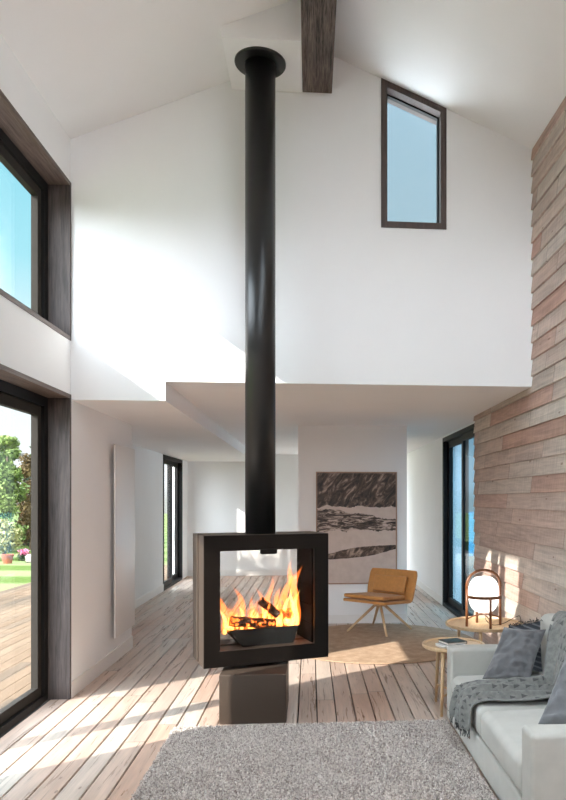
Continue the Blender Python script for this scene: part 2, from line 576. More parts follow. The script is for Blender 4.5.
# ------------------------------------------------------------------ mesh helpers
class MB:
    def __init__(self):
        self.v = []
        self.f = []
        self.uv = None

    def add(self, vs, fs):
        b = len(self.v)
        self.v.extend([tuple(p) for p in vs])
        self.f.extend([tuple(i + b for i in q) for q in fs])
        return self

    def box(self, x0, x1, y0, y1, z0, z1):
        vs = [(x, y, z) for z in (z0, z1) for y in (y0, y1) for x in (x0, x1)]
        return self.add(vs, [(0, 2, 3, 1), (4, 5, 7, 6), (0, 1, 5, 4), (2, 6, 7, 3), (0, 4, 6, 2), (1, 3, 7, 5)])

    def prism(self, pts, axis, a0, a1):
        """closed polygon extruded along an axis"""
        n = len(pts)
        def P(p, a):
            return {'X': (a, p[0], p[1]), 'Y': (p[0], a, p[1]), 'Z': (p[0], p[1], a)}[axis]
        vs = [P(p, a0) for p in pts] + [P(p, a1) for p in pts]
        fs = [tuple(range(n)), tuple(range(2 * n - 1, n - 1, -1))]
        fs += [(i, i + n, (i + 1) % n + n, (i + 1) % n) for i in range(n)]
        return self.add(vs, fs)

    def rbox(self, x0, x1, y0, y1, z0, z1, r, k=4, m=6, fn=None):
        """box with rounded edges; fn(local -1..1 coords, point) -> point"""
        c = ((x0 + x1) / 2, (y0 + y1) / 2, (z0 + z1) / 2)
        h = ((x1 - x0) / 2, (y1 - y0) / 2, (z1 - z0) / 2)
        def line(hh):
            o = []
            for i in range(k):
                o.append(-(hh - r) - r * math.tan(math.pi / 4 * (1 - i / k)))
            for i in range(m + 1):
                o.append(-(hh - r) + 2 * (hh - r) * i / m)
            o += [-q for q in o[:k]][::-1]
            return o
        L = [line(q) for q in h]
        for ax in range(3):
            a, b = [(1, 2), (2, 0), (0, 1)][ax]
            for sgn in (-1, 1):
                na, nb = len(L[a]), len(L[b])
                vs = []
                for i in range(na):
                    for j in range(nb):
                        p = [0, 0, 0]
                        p[ax] = sgn * h[ax]
                        p[a] = L[a][i]
                        p[b] = L[b][j]
                        q = [max(-(h[t] - r), min(h[t] - r, p[t])) for t in range(3)]
                        d = Vector([p[t] - q[t] for t in range(3)])
                        d = d.normalized() * r if d.length > 0 else d
                        w = [q[t] + d[t] for t in range(3)]
                        if fn:
                            w = fn([w[t] / h[t] for t in range(3)], w)
                        vs.append((w[0] + c[0], w[1] + c[1], w[2] + c[2]))
                fs = []
                for i in range(na - 1):
                    for j in range(nb - 1):
                        q = (i * nb + j, (i + 1) * nb + j, (i + 1) * nb + j + 1, i * nb + j + 1)
                        fs.append(q if sgn > 0 else q[::-1])
                self.add(vs, fs)
        return self

    def tube(self, pts, rad, n=12, cap=True, flat=1.0):
        """tube through points; rad number or list; flat squashes along the second frame axis"""
        pts = [Vector(p) for p in pts]
        if not hasattr(rad, '__len__'):
            rad = [rad] * len(pts)
        b = len(self.v)
        t0 = (pts[1] - pts[0]).normalized()
        up = Vector((0, 0, 1)) if abs(t0.z) < 0.9 else Vector((1, 0, 0))
        nrm = (up - t0 * up.dot(t0)).normalized()
        vs = []
        for i, p in enumerate(pts):
            t = (pts[min(i + 1, len(pts) - 1)] - pts[max(i - 1, 0)]).normalized()
            nrm = (nrm - t * nrm.dot(t)).normalized()
            bn = t.cross(nrm)
            for j in range(n):
                a = 2 * math.pi * j / n
                vs.append(p + nrm * math.cos(a) * rad[i] + bn * math.sin(a) * rad[i] * flat)
        fs = []
        for i in range(len(pts) - 1):
            for j in range(n):
                fs.append((i * n + j, i * n + (j + 1) % n, (i + 1) * n + (j + 1) % n, (i + 1) * n + j))
        if cap:
            fs.append(tuple(range(n))[::-1])
            fs.append(tuple(range((len(pts) - 1) * n, len(pts) * n)))
        return self.add(vs, fs)

    def lathe(self, prof, c=(0, 0, 0), n=40, caps=True):
        vs = []
        for r, z in prof:
            for j in range(n):
                a = 2 * math.pi * j / n
                vs.append((c[0] + r * math.cos(a), c[1] + r * math.sin(a), c[2] + z))
        fs = []
        m = len(prof)
        for i in range(m - 1):
            for j in range(n):
                fs.append((i * n + j, i * n + (j + 1) % n, (i + 1) * n + (j + 1) % n, (i + 1) * n + j))
        if caps:
            fs.append(tuple(range(n))[::-1])
            fs.append(tuple(range((m - 1) * n, m * n)))
        return self.add(vs, fs)

    def grid(self, nu, nv, fn, flip=False):
        vs = [fn(i / (nu - 1), j / (nv - 1)) for i in range(nu) for j in range(nv)]
        fs = []
        for i in range(nu - 1):
            for j in range(nv - 1):
                q = (i * nv + j, (i + 1) * nv + j, (i + 1) * nv + j + 1, i * nv + j + 1)
                fs.append(q[::-1] if flip else q)
        return self.add(vs, fs)

    def build(self, name, m, parent=None, smooth=False, weld=False, origin=None, bevel=0.0):
        me = bpy.data.meshes.new(name)
        vs = self.v
        if origin is not None:
            vs = [(p[0] - origin[0], p[1] - origin[1], p[2] - origin[2]) for p in vs]
        me.from_pydata(vs, [], self.f)
        bm = bmesh.new()
        bm.from_mesh(me)
        if weld:
            bmesh.ops.remove_doubles(bm, verts=bm.verts, dist=1e-5)
        if bevel:
            bmesh.ops.bevel(bm, geom=list(bm.edges), offset=bevel, segments=2, profile=0.6, affect='EDGES')
        bmesh.ops.recalc_face_normals(bm, faces=bm.faces)
        bm.to_mesh(me)
        bm.free()
        me.materials.append(m)
        if smooth:
            me.polygons.foreach_set('use_smooth', [True] * len(me.polygons))
        o = bpy.data.objects.new(name, me)
        COL.objects.link(o)
        if parent:
            o.parent = parent
        if origin is not None:
            o.location = origin
        return o


def np_mesh(name, verts, faces, m, parent=None, smooth=False):
    """fast mesh from numpy arrays, faces all of one size"""
    me = bpy.data.meshes.new(name)
    nv, nf, k = len(verts), len(faces), faces.shape[1]
    me.vertices.add(nv)
    me.vertices.foreach_set('co', verts.astype(np.float32).ravel())
    me.loops.add(nf * k)
    me.loops.foreach_set('vertex_index', faces.astype(np.int32).ravel())
    me.polygons.add(nf)
    me.polygons.foreach_set('loop_start', np.arange(0, nf * k, k, dtype=np.int32))
    me.polygons.foreach_set('loop_total', np.full(nf, k, dtype=np.int32))
    if smooth:
        me.polygons.foreach_set('use_smooth', np.ones(nf, dtype=bool))
    me.update(calc_edges=True)
    me.validate()
    me.materials.append(m)
    o = bpy.data.objects.new(name, me)
    COL.objects.link(o)
    if parent:
        o.parent = parent
    return o


def tag(o, label=None, cat=None, group=None, kind=None):
    for k, v in (('label', label), ('category', cat), ('group', group), ('kind', kind)):
        if v:
            o[k] = v
    return o


def empty(name, loc, rz=0.0, label=None, cat=None, group=None, kind=None):
    o = bpy.data.objects.new(name, None)
    o.empty_display_size = 0.1
    o.location = loc
    o.rotation_euler = (0, 0, rz)
    COL.objects.link(o)
    return tag(o, label, cat, group, kind)


def struct(o, label, cat='structure'):
    return tag(o, label, cat, None, 'structure')


def fbm(p, sc, o=4):
    return noise.fractal(Vector(p) * sc, 1.0, 2.0, o)


# ------------------------------------------------------------------ the room
XL, XR, YB = -1.935, 1.89, 5.84
XL2, XR2, YF = -2.59, 2.0, 15.0
YN = -2.6
RIDGE_X, RIDGE_Z = 0.05, 5.355
EAVE_L, EAVE_R = 4.515, 4.594
LOW, HIGH, STEPX = 2.41, 2.567, -1.185
WT = 0.25

# floorboards, one continuous floor with open joints over a dark underlay
fl = MB()
i0 = int(math.floor((XL2 - 0.187) / 0.142))
x = 0.187 + i0 * 0.142
while x < XR2 + 0.1:
    a, b = x + 0.0045, x + 0.142 - 0.0045
    pr = [(a, -0.03), (b, -0.03), (b, -0.004), (b - 0.003, 0.0), (a + 0.003, 0.0), (a, -0.004)]
    fl.prism(pr, 'Y', YN if x > XL - 0.16 else 7.7, YF)
    x += 0.142
floor = fl.build('floor', FLOOR_M)
struct(floor, 'whitewashed pink and grey floorboards running away from the viewer', 'floor')
MB().box(XL - 0.245, XR2 + 0.3, YN, YF + 0.2, -0.2, -0.031).box(XL2 - 0.1, XL - 0.245, 7.65, YF + 0.2, -0.2, -0.031).build('floor_underlay', simple('dark_floor_joint', (34, 26, 22), 0.9), floor)

# left wall of the tall room: pieces round the window and the door opening, then the pier under the loft
wl = MB()
W_Y0, D_Y0 = 3.2, 3.75
XO = XL - WT
wl.box(XO, XL, YN, W_Y0, 0, EAVE_L + 0.3)
wl.box(XO, XL, W_Y0, D_Y0, 0, 2.45)
wl.box(XO, XL, W_Y0, YB, 2.45, 2.885)
wl.box(XO, XL, W_Y0, YB, 4.16, EAVE_L + 0.3)
wl.box(XL - 0.255, XL, YB, 7.62, 0, LOW)
wl.box(XL2 - 0.2, XL, 7.62, 7.78, 0, LOW)
struct(wl.build('wall_left', WHITE), 'white plaster left wall between and beyond the tall windows', 'wall')
wl2 = MB()
wl2.box(XL2 - 0.2, XL2, 7.78, 12.56, 0, LOW)
wl2.box(XL2 - 0.2, XL2, 14.38, YF + 0.2, 0, LOW)
struct(wl2.build('wall_left_rear', WHITE), 'white plaster wall set back further down the left side', 'wall')

# gable wall above the loft edge, with the tall slanted window opening
gx0, gx1, gz0 = 0.585, 1.14, 3.885
def roof_z(x):
    return RIDGE_Z - (RIDGE_X - x) * (RIDGE_Z - EAVE_L) / (RIDGE_X - XL) if x < RIDGE_X else RIDGE_Z - (x - RIDGE_X) * (RIDGE_Z - EAVE_R) / (XR - RIDGE_X)
wb = MB()
gt0, gt1 = roof_z(gx0) - 0.0, roof_z(gx1) - 0.0
T = 0.12
wb.prism([(XO, LOW), (STEPX, LOW), (STEPX, HIGH), (gx0, HIGH), (gx0, roof_z(gx0) + T), (RIDGE_X, RIDGE_Z + T), (XL, EAVE_L + T), (XO, EAVE_L + T)], 'Y', YB, YB + 0.25)
wb.prism([(gx0, HIGH), (gx1, HIGH), (gx1, gz0), (gx0, gz0)], 'Y', YB, YB + 0.25)
wb.prism([(gx1, HIGH), (XR2 + 0.3, HIGH), (XR2 + 0.3, roof_z(XR) + T - 0.15), (XR, roof_z(XR) + T), (gx1, roof_z(gx1) + T)], 'Y', YB, YB + 0.25)
wb.prism([(gx0, roof_z(gx0) + 0.001), (gx1, roof_z(gx1) + 0.001), (gx1, roof_z(gx1) + T), (gx0, roof_z(gx0) + T)], 'Y', YB, YB + 0.25)
struct(wb.build('wall_gable', WHITE), 'white upper gable wall above the loft edge behind the flue', 'wall')

# right wall of lapped reclaimed boards
ws = MB()
z = 0.098 - 0.142
while z < EAVE_R + 0.1:
    zt = z + 0.142
    lo, hi = max(z, 0.0), zt
    t_lo = 0.017
    pr = [(XR - t_lo, lo), (XR - t_lo - 0.002, lo + 0.004), (XR - 0.002, hi + 0.0), (XR + 0.02, hi), (XR + 0.02, lo)]
    y1 = 7.964 if z < HIGH else YB
    ys = YN
    ws.prism(pr, 'Y', ys, y1)
    z = zt
siding = ws.build('wall_right', SIDING_M)
struct(siding, 'right wall clad in lapped pinkish grey reclaimed boards', 'wall')
MB().box(XR + 0.021, XR + 0.45, YN, 7.95, 0, HIGH).box(XR + 0.021, XR + 0.45, YN, YB, HIGH, EAVE_R + 0.25).build('wall_core', WHITE, siding)
wr2 = MB()
wr2.box(XR2, XR2 + 0.3, 10.5, 14.7, 0, HIGH)
struct(wr2.build('wall_right_rear', WHITE), 'white wall beyond the sliding door on the right', 'wall')

# far wall; hidden opening behind the partition added to light the back room
wf = MB()
wf.box(XL2 - 0.2, -0.22, YF, YF + 0.2, 0, HIGH)
struct(wf.build('wall_far', WHITE), 'white wall at the very back, left of the partition', 'wall')
wp = MB()
wp.box(-0.167, 1.25, 9.08, 9.30, 0, HIGH)
struct(wp.build('wall_partition', WHITE), 'free standing white partition carrying the sepia picture', 'wall')

N_Z0, N_Z1 = 3.0, 4.65         # high glazing added behind the camera for fill light
wn_ = MB().box(XO, XR + 0.4, YN - 0.2, YN, 0, N_Z0)
wn_.box(XO, -1.7, YN - 0.2, YN, N_Z0, N_Z1).box(1.7, XR + 0.4, YN - 0.2, YN, N_Z0, N_Z1)
wn_.prism([(XO, N_Z1), (XR + 0.4, N_Z1), (RIDGE_X, RIDGE_Z + 0.17)], 'Y', YN - 0.2, YN)
struct(wn_.build('wall_near', DARK_WOOD_V), 'wall behind the viewer, made dark timber to cut bounced light', 'wall')  # unseen wall, clad dark to keep bounced light down

# ceilings
cl = MB()
cl.prism([(XO, EAVE_L - (XL - XO) * 0.425), (RIDGE_X, RIDGE_Z), (RIDGE_X, RIDGE_Z + 0.18), (XO, EAVE_L + 0.05)], 'Y', YN, YB)
def slab(x0, x1, y0, y1):
    zr = lambda x: RIDGE_Z - (x - RIDGE_X) * (RIDGE_Z - EAVE_R) / (XR - RIDGE_X)
    cl.prism([(x0, zr(x0)), (x1, zr(x1)), (x1, zr(x1) + 0.19), (x0, zr(x0) + 0.19)], 'Y', y0, y1)
K_X0, K_X1, K_Y0, K_Y1 = 0.35, 1.70, -2.2, 3.2          # roof light added out of view, to fill the room with light
slab(RIDGE_X, XR + 0.45, K_Y1, YB)
slab(RIDGE_X, XR + 0.45, YN, K_Y0)
slab(RIDGE_X, K_X0, K_Y0, K_Y1)
slab(K_X1, XR + 0.45, K_Y0, K_Y1)
struct(cl.build('ceiling', WHITE), 'white vaulted ceiling sloping up to the ridge beam', 'ceiling')
cl2 = MB()
cl2.box(XL - 0.25, STEPX, YB + 0.25, 7.62, LOW, HIGH + 0.2)
cl2.box(XL2 - 0.2, STEPX, 7.62, YF + 0.2, LOW, HIGH + 0.2)
cl2.box(STEPX, XR2 + 0.3, YB + 0.25, YF + 0.2, HIGH, HIGH + 0.2)
struct(cl2.build('ceiling_loft', WHITE), 'flat white ceiling of the rear room with a shallow step', 'ceiling')

# ridge beam and the boxed flue opening
struct(MB().box(-0.07, 0.174, YN, YB - 0.001, 4.985, RIDGE_Z - 0.01).build('trim_1', BEAM_M, bevel=0.006), 'rough dark timber ridge beam under the vault', 'beam')
bx = MB()
bx.prism([(-0.65, 4.98), (-0.072, 4.98), (-0.072, roof_z(-0.072) + 0.01), (-0.65, roof_z(-0.65) + 0.01)], 'Y', 5.18, YB - 0.001)
struct(bx.build('trim_2', WHITE), 'white boxed section under the vault where the flue leaves', 'ceiling box')

# skirting
bb = MB().box(XL, XL + 0.012, YB + 0.0, 7.78, 0.0, 0.13)
struct(bb.build('baseboard_left', WHITE_TRIM), 'low white skirting along the left pier', 'baseboard')
struct(MB().box(XL2, XL2 + 0.012, 7.78, 12.56, 0, 0.12).build('baseboard_left_rear', WHITE_TRIM), 'white skirting along the set back left wall', 'baseboard')
struct(MB().box(-0.167, 1.25, 9.068, 9.08, 0, 0.11).build('baseboard_partition', WHITE_TRIM), 'white skirting at the foot of the partition', 'baseboard')
struct(MB().box(XR2 - 0.012, XR2, 10.5, 13.4, 0, 0.11).build('baseboard_right', WHITE_TRIM), 'white skirting beyond the right sliding door', 'baseboard')
struct(MB().box(XL2 + 0.013, -0.22, YF - 0.012, YF, 0, 0.12).build('baseboard_far', WHITE_TRIM), 'white skirting along the far wall', 'baseboard')


def side_opening(name, y0, y1, z0, z1, label, cat, sill, mull):
    """left wall window or door: dark timber lining in the reveal, black frame, sashes and glass outside"""
    L = 0.032
    root = empty(name, (XL, (y0 + y1) / 2, z0), 0, label, cat, None, 'structure')
    inv = (-XL, -(y0 + y1) / 2, -z0)
    def bld(mb, nm, m, par=root, bev=0.0):
        mb.v = [(p[0] + inv[0], p[1] + inv[1], p[2] + inv[2]) for p in mb.v]
        return mb.build(nm, m, par, bevel=bev)
    xi, xo = XL + 0.006, XL - 0.19
    bld(MB().box(xo, xi, y1 - L, y1, z0, z1), 'jamb_lining', DARK_WOOD_V)
    bld(MB().box(xo, xi, y0, y0 + L, z0, z1), 'jamb_lining', DARK_WOOD_V)
    bld(MB().box(xo, xi, y0 + L, y1 - L, z1 - L, z1), 'head_lining', DARK_WOOD_H_LIT)
    if sill:
        bld(MB().box(xo, xi, y0 + L, y1 - L, z0, z0 + L), 'sill_lining', DARK_WOOD_H_LIT)
    zb = z0 + (L if sill else 0.0)
    a0, a1, c0, c1 = y0 + L, y1 - L, zb, z1 - L
    xf0, xf1 = XL - 0.25, XL - 0.165
    F = 0.075
    fr = MB()
    fr.box(xf0, xf1, a1 - F, a1, c0, c1).box(xf0, xf1, a0, a0 + F, c0, c1)
    fr.box(xf0, xf1, a0 + F, a1 - F, c1 - F, c1).box(xf0, xf1, a0 + F, a1 - F, c0, c0 + F * 0.7)
    bld(fr, 'window_frame', BLACK_ALU)
    edges = [a0 + F] + mull + [a1 - F]
    for i in range(len(edges) - 1):
        s0, s1 = edges[i] + 0.008, edges[i + 1] - 0.008
        S = 0.075
        xs0, xs1 = xf0 + 0.015, xf1 - 0.02
        b0, b1 = c0 + F * 0.7 + 0.006, c1 - F - 0.006
        sa = MB()
        sa.box(xs0, xs1, s0, s0 + S, b0, b1).box(xs0, xs1, s1 - S, s1, b0, b1)
        sa.box(xs0, xs1, s0 + S, s1 - S, b0, b0 + S).box(xs0, xs1, s0 + S, s1 - S, b1 - S, b1)
        sash = bld(sa, 'sash', GREY_ALU)
        bld(MB().box(xs0 + 0.015, xs0 + 0.027, s0 + S - 0.005, s1 - S + 0.005, b0 + S - 0.005, b1 - S + 0.005), 'glass_pane', GLASS, sash)
    return root


side_opening('window_1', W_Y0, YB, 2.885, 4.16, 'upper left window with dark timber lining and black frame', 'window', True, [3.95])
side_opening('door_1', D_Y0, YB, 0.0, 2.45, 'lower left glazed terrace door with dark timber lining', 'door', False, [4.62])

# gable window: trapezium frame following the roof
def trap(e):
    """outline inset by e"""
    k0 = roof_z(gx0 + e) - e * 1.09
    k1 = roof_z(gx1 - e) - e * 1.09
    return [(gx0 + e, gz0 + e), (gx1 - e, gz0 + e), (gx1 - e, k1), (gx0 + e, k0)]
gw = empty('window_2', (0.86, YB, gz0), 0, 'tall slanted gable window in a dark brown frame', 'window', None, 'structure')
def ring(mb, o, i, y0, y1):
    n = len(o)
    vs = [(p[0], y, p[1]) for y in (y0, y1) for pts in (o, i) for p in pts]
    fs = []
    for k in range(n):
        q = (k + 1) % n
        fs += [(k, q, n + q, n + k), (2 * n + k, 3 * n + k, 3 * n + q, 2 * n + q), (k, 2 * n + k, 2 * n + q, q), (n + k, n + q, 3 * n + q, 3 * n + k)]
    return mb.add(vs, fs)
def shift(mb, d):
    mb.v = [(p[0] - d[0], p[1] - d[1], p[2] - d[2]) for p in mb.v]
    return mb
gwo = (0.86, YB, gz0)
shift(ring(MB(), trap(0.001), trap(0.05), YB - 0.012, YB + 0.2), gwo).build('window_frame', GABLE_WOOD, gw)
shift(ring(MB(), trap(0.0501), trap(0.062), YB + 0.08, YB + 0.12), gwo).build('bead', BLACK_ALU, gw)
shift(MB().prism(trap(0.055), 'Y', YB + 0.095, YB + 0.105), gwo).build('glass_pane', GLASS, gw)


def slider(name, xw, y0, y1, z1, side, label, gm, n=2):
    """sliding door in a side wall, black frame, sashes and glass; side = outward x sign"""
    root = empty(name, (xw, (y0 + y1) / 2, 0), 0, label, 'door', None, 'structure')
    o = (xw, (y0 + y1) / 2, 0)
    def X(a, b):
        return (xw + side * a, xw + side * b) if side > 0 else (xw + side * b, xw + side * a)
    F = 0.06
    a, b = X(-0.01, 0.14)
    fr = MB().box(a, b, y0, y0 + F, 0, z1).box(a, b, y1 - F, y1, 0, z1).box(a, b, y0 + F, y1 - F, z1 - F, z1).box(a, b, y0 + F, y1 - F, 0, 0.05)
    shift(fr, o).build('door_frame', BLACK_ALU, root)
    w = (y1 - y0 - 2 * F) / n
    for i in range(n):
        s0, s1 = y0 + F + i * w + 0.002, y0 + F + (i + 1) * w - 0.002
        S = 0.085
        a, b = X(0.01 + 0.055 * (i % 2), 0.055 + 0.055 * (i % 2))
        sa = MB().box(a, b, s0, s0 + S, 0.055, z1 - F - 0.005).box(a, b, s1 - S, s1, 0.055, z1 - F - 0.005)
        sa.box(a, b, s0 + S, s1 - S, 0.055, 0.055 + S).box(a, b, s0 + S, s1 - S, z1 - F - 0.005 - S, z1 - F - 0.005)
        sash = shift(sa, o).build('sash', BLACK_ALU, root)
        c = (a + b) / 2
        shift(MB().box(c - 0.005, c + 0.005, s0 + S - 0.004, s1 - S + 0.004, 0.05 + S, z1 - F - S), o).build('glass_pane', gm, sash)
    return root


rl = empty('window_fill_roof', ((K_X0 + K_X1) / 2, (K_Y0 + K_Y1) / 2, roof_z((K_X0 + K_X1) / 2)), 0, 'glazed roof light added out of view in the right slope for fill light', 'window', None, 'structure')
shift(MB().prism([(K_X0, roof_z(K_X0) + 0.1), (K_X1, roof_z(K_X1) + 0.1), (K_X1, roof_z(K_X1) + 0.11), (K_X0, roof_z(K_X0) + 0.11)], 'Y', K_Y0, K_Y1), tuple(rl.location)).build('glass_pane', GLASS, rl)

nw = empty('window_fill_rear', (0, YN, N_Z0), 0, 'high glazing added in the wall behind the viewer for fill light', 'window', None, 'structure')
nf = ring(MB(), [(-1.7, N_Z0), (1.7, N_Z0), (1.7, N_Z1), (-1.7, N_Z1)], [(-1.62, N_Z0 + 0.08), (1.62, N_Z0 + 0.08), (1.62, N_Z1 - 0.08), (-1.62, N_Z1 - 0.08)], YN - 0.12, YN - 0.05)
shift(nf, (0, YN, N_Z0)).build('window_frame', BLACK_ALU, nw)
shift(MB().box(-1.63, 1.63, YN - 0.09, YN - 0.08, N_Z0 + 0.07, N_Z1 - 0.07), (0, YN, N_Z0)).build('glass_pane', GLASS, nw)

slider('door_2', XL2, 12.56, 14.38, LOW - 0.01, -1, 'dark framed sliding door far down the left wall', GLASS)
slider('door_3', XR2, 8.0, 10.5, HIGH - 0.03, 1, 'black framed sliding door with blue glass on the right', GLASS_BLUE)
MB().box(XR2, XR2 + 0.3, 7.95, 10.5, HIGH - 0.029, HIGH).build('door_head_strip', WHITE, siding)

# ------------------------------------------------------------------ outside
struct(MB().box(-70, -2.4, -30, 90, -0.5, -0.12).build('ground_lawn', LAWN_M), 'mown lawn with pale and dark stripes beyond the deck', 'lawn')
def deck_boards():
    mb = MB()
    x = XL - 0.262 - 0.145
    while x > -5.6:
        y1 = 18.0 if x + 0.145 < XL2 - 0.2 else 7.6
        mb.box(x, x + 0.138, -6, y1, -0.12, -0.03)
        x -= 0.145
    return mb


struct(deck_boards().build('ground_deck', DECK_M), 'sunlit wooden deck outside the terrace door', 'deck')
struct(MB().box(XR2 + 0.3, 6.0, -6, 20, -0.12, -0.03).build('ground_deck_right', DECK_M), 'wooden deck outside the right sliding door', 'deck')
struct(MB().box(6.0, 120, -30, 120, -0.6, -0.5).build('ground_water', water_mat()), 'flat blue water beyond the right deck', 'water')
struct(MB().box(XL2 - 0.2, XR2 + 0.3, YF + 0.2, YF + 6, -0.2, -0.03).build('ground_terrace_rear', simple('pale_terrace_stone', (150, 145, 138), 0.8)), 'pale terrace behind the house', 'terrace')


def leaves(n, fn, size, m, name, parent):
    c = np.array([fn() for _ in range(n)])
    d1 = rng.normal(size=(n, 3)); d1 /= np.linalg.norm(d1, axis=1)[:, None]
    d2 = np.cross(d1, rng.normal(size=(n, 3))); d2 /= np.linalg.norm(d2, axis=1)[:, None]
    s = size * rng.uniform(0.6, 1.3, size=(n, 1))
    v = np.stack([c - d1 * s, c + d2 * s * 0.5, c + d1 * s, c - d2 * s * 0.5], 1).reshape(-1, 3)
    f = np.arange(4 * n).reshape(n, 4)
    return np_mesh(name, v, f, m, parent)


def tree(name, loc, h, r, m, label, cat, n=5000, size=0.10, conic=0.0, low=0.25, group=None):
    root = empty(name, loc, rng.uniform(0, 6), label, cat, group)
    tk = MB().tube([(0, 0, 0), (0.05 * r, 0, h * 0.4), (0.0, 0.06 * r, h * 0.8)], [0.06 * r + 0.03, 0.05 * r + 0.02, 0.02], 8)
    tk.build('trunk', BARK, root, True)
    blobs = []
    for i in range(46):
        t = rng.uniform(0, 1)
        zz = h * (low + (1 - low) * 0.93 * t)
        rr = r * (1 - conic * t) * (0.9 if conic else math.sin(math.pi * (0.18 + 0.74 * t)))
        a = rng.uniform(0, 2 * math.pi)
        q = rng.uniform(0.15, 0.75) * rr
        blobs.append((q * math.cos(a), q * math.sin(a), zz, max(0.16, 0.5 * rr)))
    def fn():
        b = blobs[rng.integers(len(blobs))]
        d = rng.normal(size=3); d /= np.linalg.norm(d)
        k = b[3] * rng.uniform(0.35, 1.1)
        return (b[0] + d[0] * k, b[1] + d[1] * k, min(h, max(0.05, b[2] + d[2] * k * 0.8)))
    leaves(n, fn, size, m, 'crown', root)
    return root


G_LIGHT = leaf_mat('light_green_leaves', (64, 88, 30), (118, 134, 62))
G_MID = leaf_mat('mid_green_leaves', (40, 60, 24), (84, 102, 44))
G_RUST = leaf_mat('rust_tinged_leaves', (70, 50, 26), (112, 94, 48))
G_DARK = leaf_mat('dark_green_leaves', (14, 26, 12), (38, 58, 26))
G_YELLOW = leaf_mat('pale_yellow_leaves', (124, 122, 70), (164, 160, 108))
PINK = leaf_mat('pink_petals', (186, 80, 120), (206, 130, 156))

tree('tree', (-9.98, 24.0, -0.12), 3.95, 0.80, G_LIGHT, 'tall light green tree beyond the lawn, at the left of the terrace door view', 'tree', 11000, 0.065, 0.45, 0.1)
tree('tree', (-9.66, 25.2, -0.12), 3.45, 0.72, G_RUST, 'rust tinged bushy tree beyond the lawn beside the door frame', 'tree', 10000, 0.055, 0.3, 0.1)
tree('tree', (-9.9, 27.5, -0.12), 2.7, 1.4, G_DARK, 'dark green dense bush low behind the light green tree', 'tree', 11000, 0.08, 0.2, 0.05)
tree('tree', (-11.7, 25.0, -0.12), 4.8, 1.2, G_MID, 'mid green tall tree further left beyond the lawn', 'tree', 5000, 0.1, 0.4, 0.1)
tree('tree', (-10.9, 30.5, -0.12), 4.6, 1.3, G_MID, 'mid green tree at the back, behind the light green one', 'tree', 5000, 0.10, 0.4, 0.1)
tree('tree', (-7.1, 10.3, -0.12), 5.2, 1.35, G_MID, 'mid green tree added out of view beside the deck to shade the far sliding door', 'tree', 2200, 0.10, 0.2, 0.15)  # unseen tree added to keep the sun off the far wall
tree('shrub', (-8.78, 20.9, -0.12), 1.15, 0.5, G_YELLOW, 'pale yellow leafed shrub at the lawn edge', 'shrub', 2600, 0.05, 0.0, 0.25)
fb = empty('flower_bush', (-8.10, 20.6, -0.12), 0, 'small pink flowering bush at the lawn edge', 'flowers')
tag(leaves(260, lambda: (rng.normal() * 0.06, rng.normal() * 0.06, abs(rng.normal() * 0.07) + 0.16), 0.03, PINK, 'petals', fb), kind='stuff')
tag(leaves(300, lambda: (rng.normal() * 0.09, rng.normal() * 0.09, rng.uniform(0.02, 0.2)), 0.035, G_DARK, 'leaves', fb), kind='stuff')
pot = MB().lathe([(0.11, 0), (0.15, 0.2), (0.165, 0.2), (0.165, 0.25), (0.14, 0.25), (0.13, 0.18), (0.0, 0.18)], n=24).build('terracotta_pot', TERRACOTTA, smooth=False)
pot.location = (-8.20, 19.75, -0.12)
tag(pot, 'terracotta pot standing on the far edge of the lawn', 'pot')
st = MB().rbox(-0.1, 0.1, -0.08, 0.08, 0, 0.22, 0.06, 4, 3, lambda n_, p: [p[i] * (1 + 0.12 * noise.noise(Vector(p) * 6 + Vector((i, 0, 0)))) for i in range(3)]).build('garden_stone', STONE_W, smooth=True, weld=True)
st.location = (-7.70, 19.95, -0.12)
tag(st, 'pale rounded stone at the lawn edge right of the pink bush', 'stone')

# ------------------------------------------------------------------ radiator
rd = empty('panel_radiator', (XL, 7.28, 0.27), 0, 'tall slim white panel radiator on the left pier', 'radiator')
MB().rbox(0.047, 0.065, -0.375, 0.375, 0.0, 1.87, 0.006, 2, 1).build('panel', RAD_WHITE, rd, True, True)
for zz in (0.25, 1.55):
    for yy in (-0.2, 0.14):
        MB().box(0.001, 0.047, yy, yy + 0.06, zz, zz + 0.06).build('wall_bracket', GREY_ALU, rd)

# ------------------------------------------------------------------ picture on the partition
pic = empty('framed_picture', (0.064, 9.08, 0.512), 0, 'large sepia landscape print in a slim frame on the partition', 'picture')
PW, PH = 1.052, 1.452
fr = MB()
ringf = [(0, 0), (PW, 0), (PW, PH), (0, PH)]
ring(fr, ringf, [(0.016, 0.016), (PW - 0.016, 0.016), (PW - 0.016, PH - 0.016), (0.016, PH - 0.016)], -0.035, -0.001)
fr.build('frame', ART_FRAME, pic)
MB().box(0.016, PW - 0.016, -0.028, -0.004, 0.016, PH - 0.016).build('print', ART_M, pic)

# ------------------------------------------------------------------ stove
PHI = math.radians(19.5)
stv = empty('wood_stove', (-0.39, 5.50, 0.0), PHI, 'black and bronze see-through wood stove on a box plinth', 'stove')
SW, SD, Z0, Z1 = 0.482, 0.212, 0.378, 1.342          # half width, half depth, bottom, top
Mg = 0.114
# plinth sits square to the room
pl = MB().rbox(-0.2375, 0.2375, -0.30, 0.30, 0.0, 0.352, 0.006, 2, 1)
po = pl.build('plinth', STOVE_M, stv, True, True)
po.matrix_parent_inverse = Matrix.Identity(4)
po.rotation_euler = (0, 0, -PHI)
off = Matrix.Rotation(-PHI, 3, 'Z') @ Vector((-0.415 - (-0.39), 5.355 - 5.50, 0))
po.location = off
MB().lathe([(0.11, 0.352), (0.11, 0.378)], n=32).build('pivot', BLACK_ALU, stv)


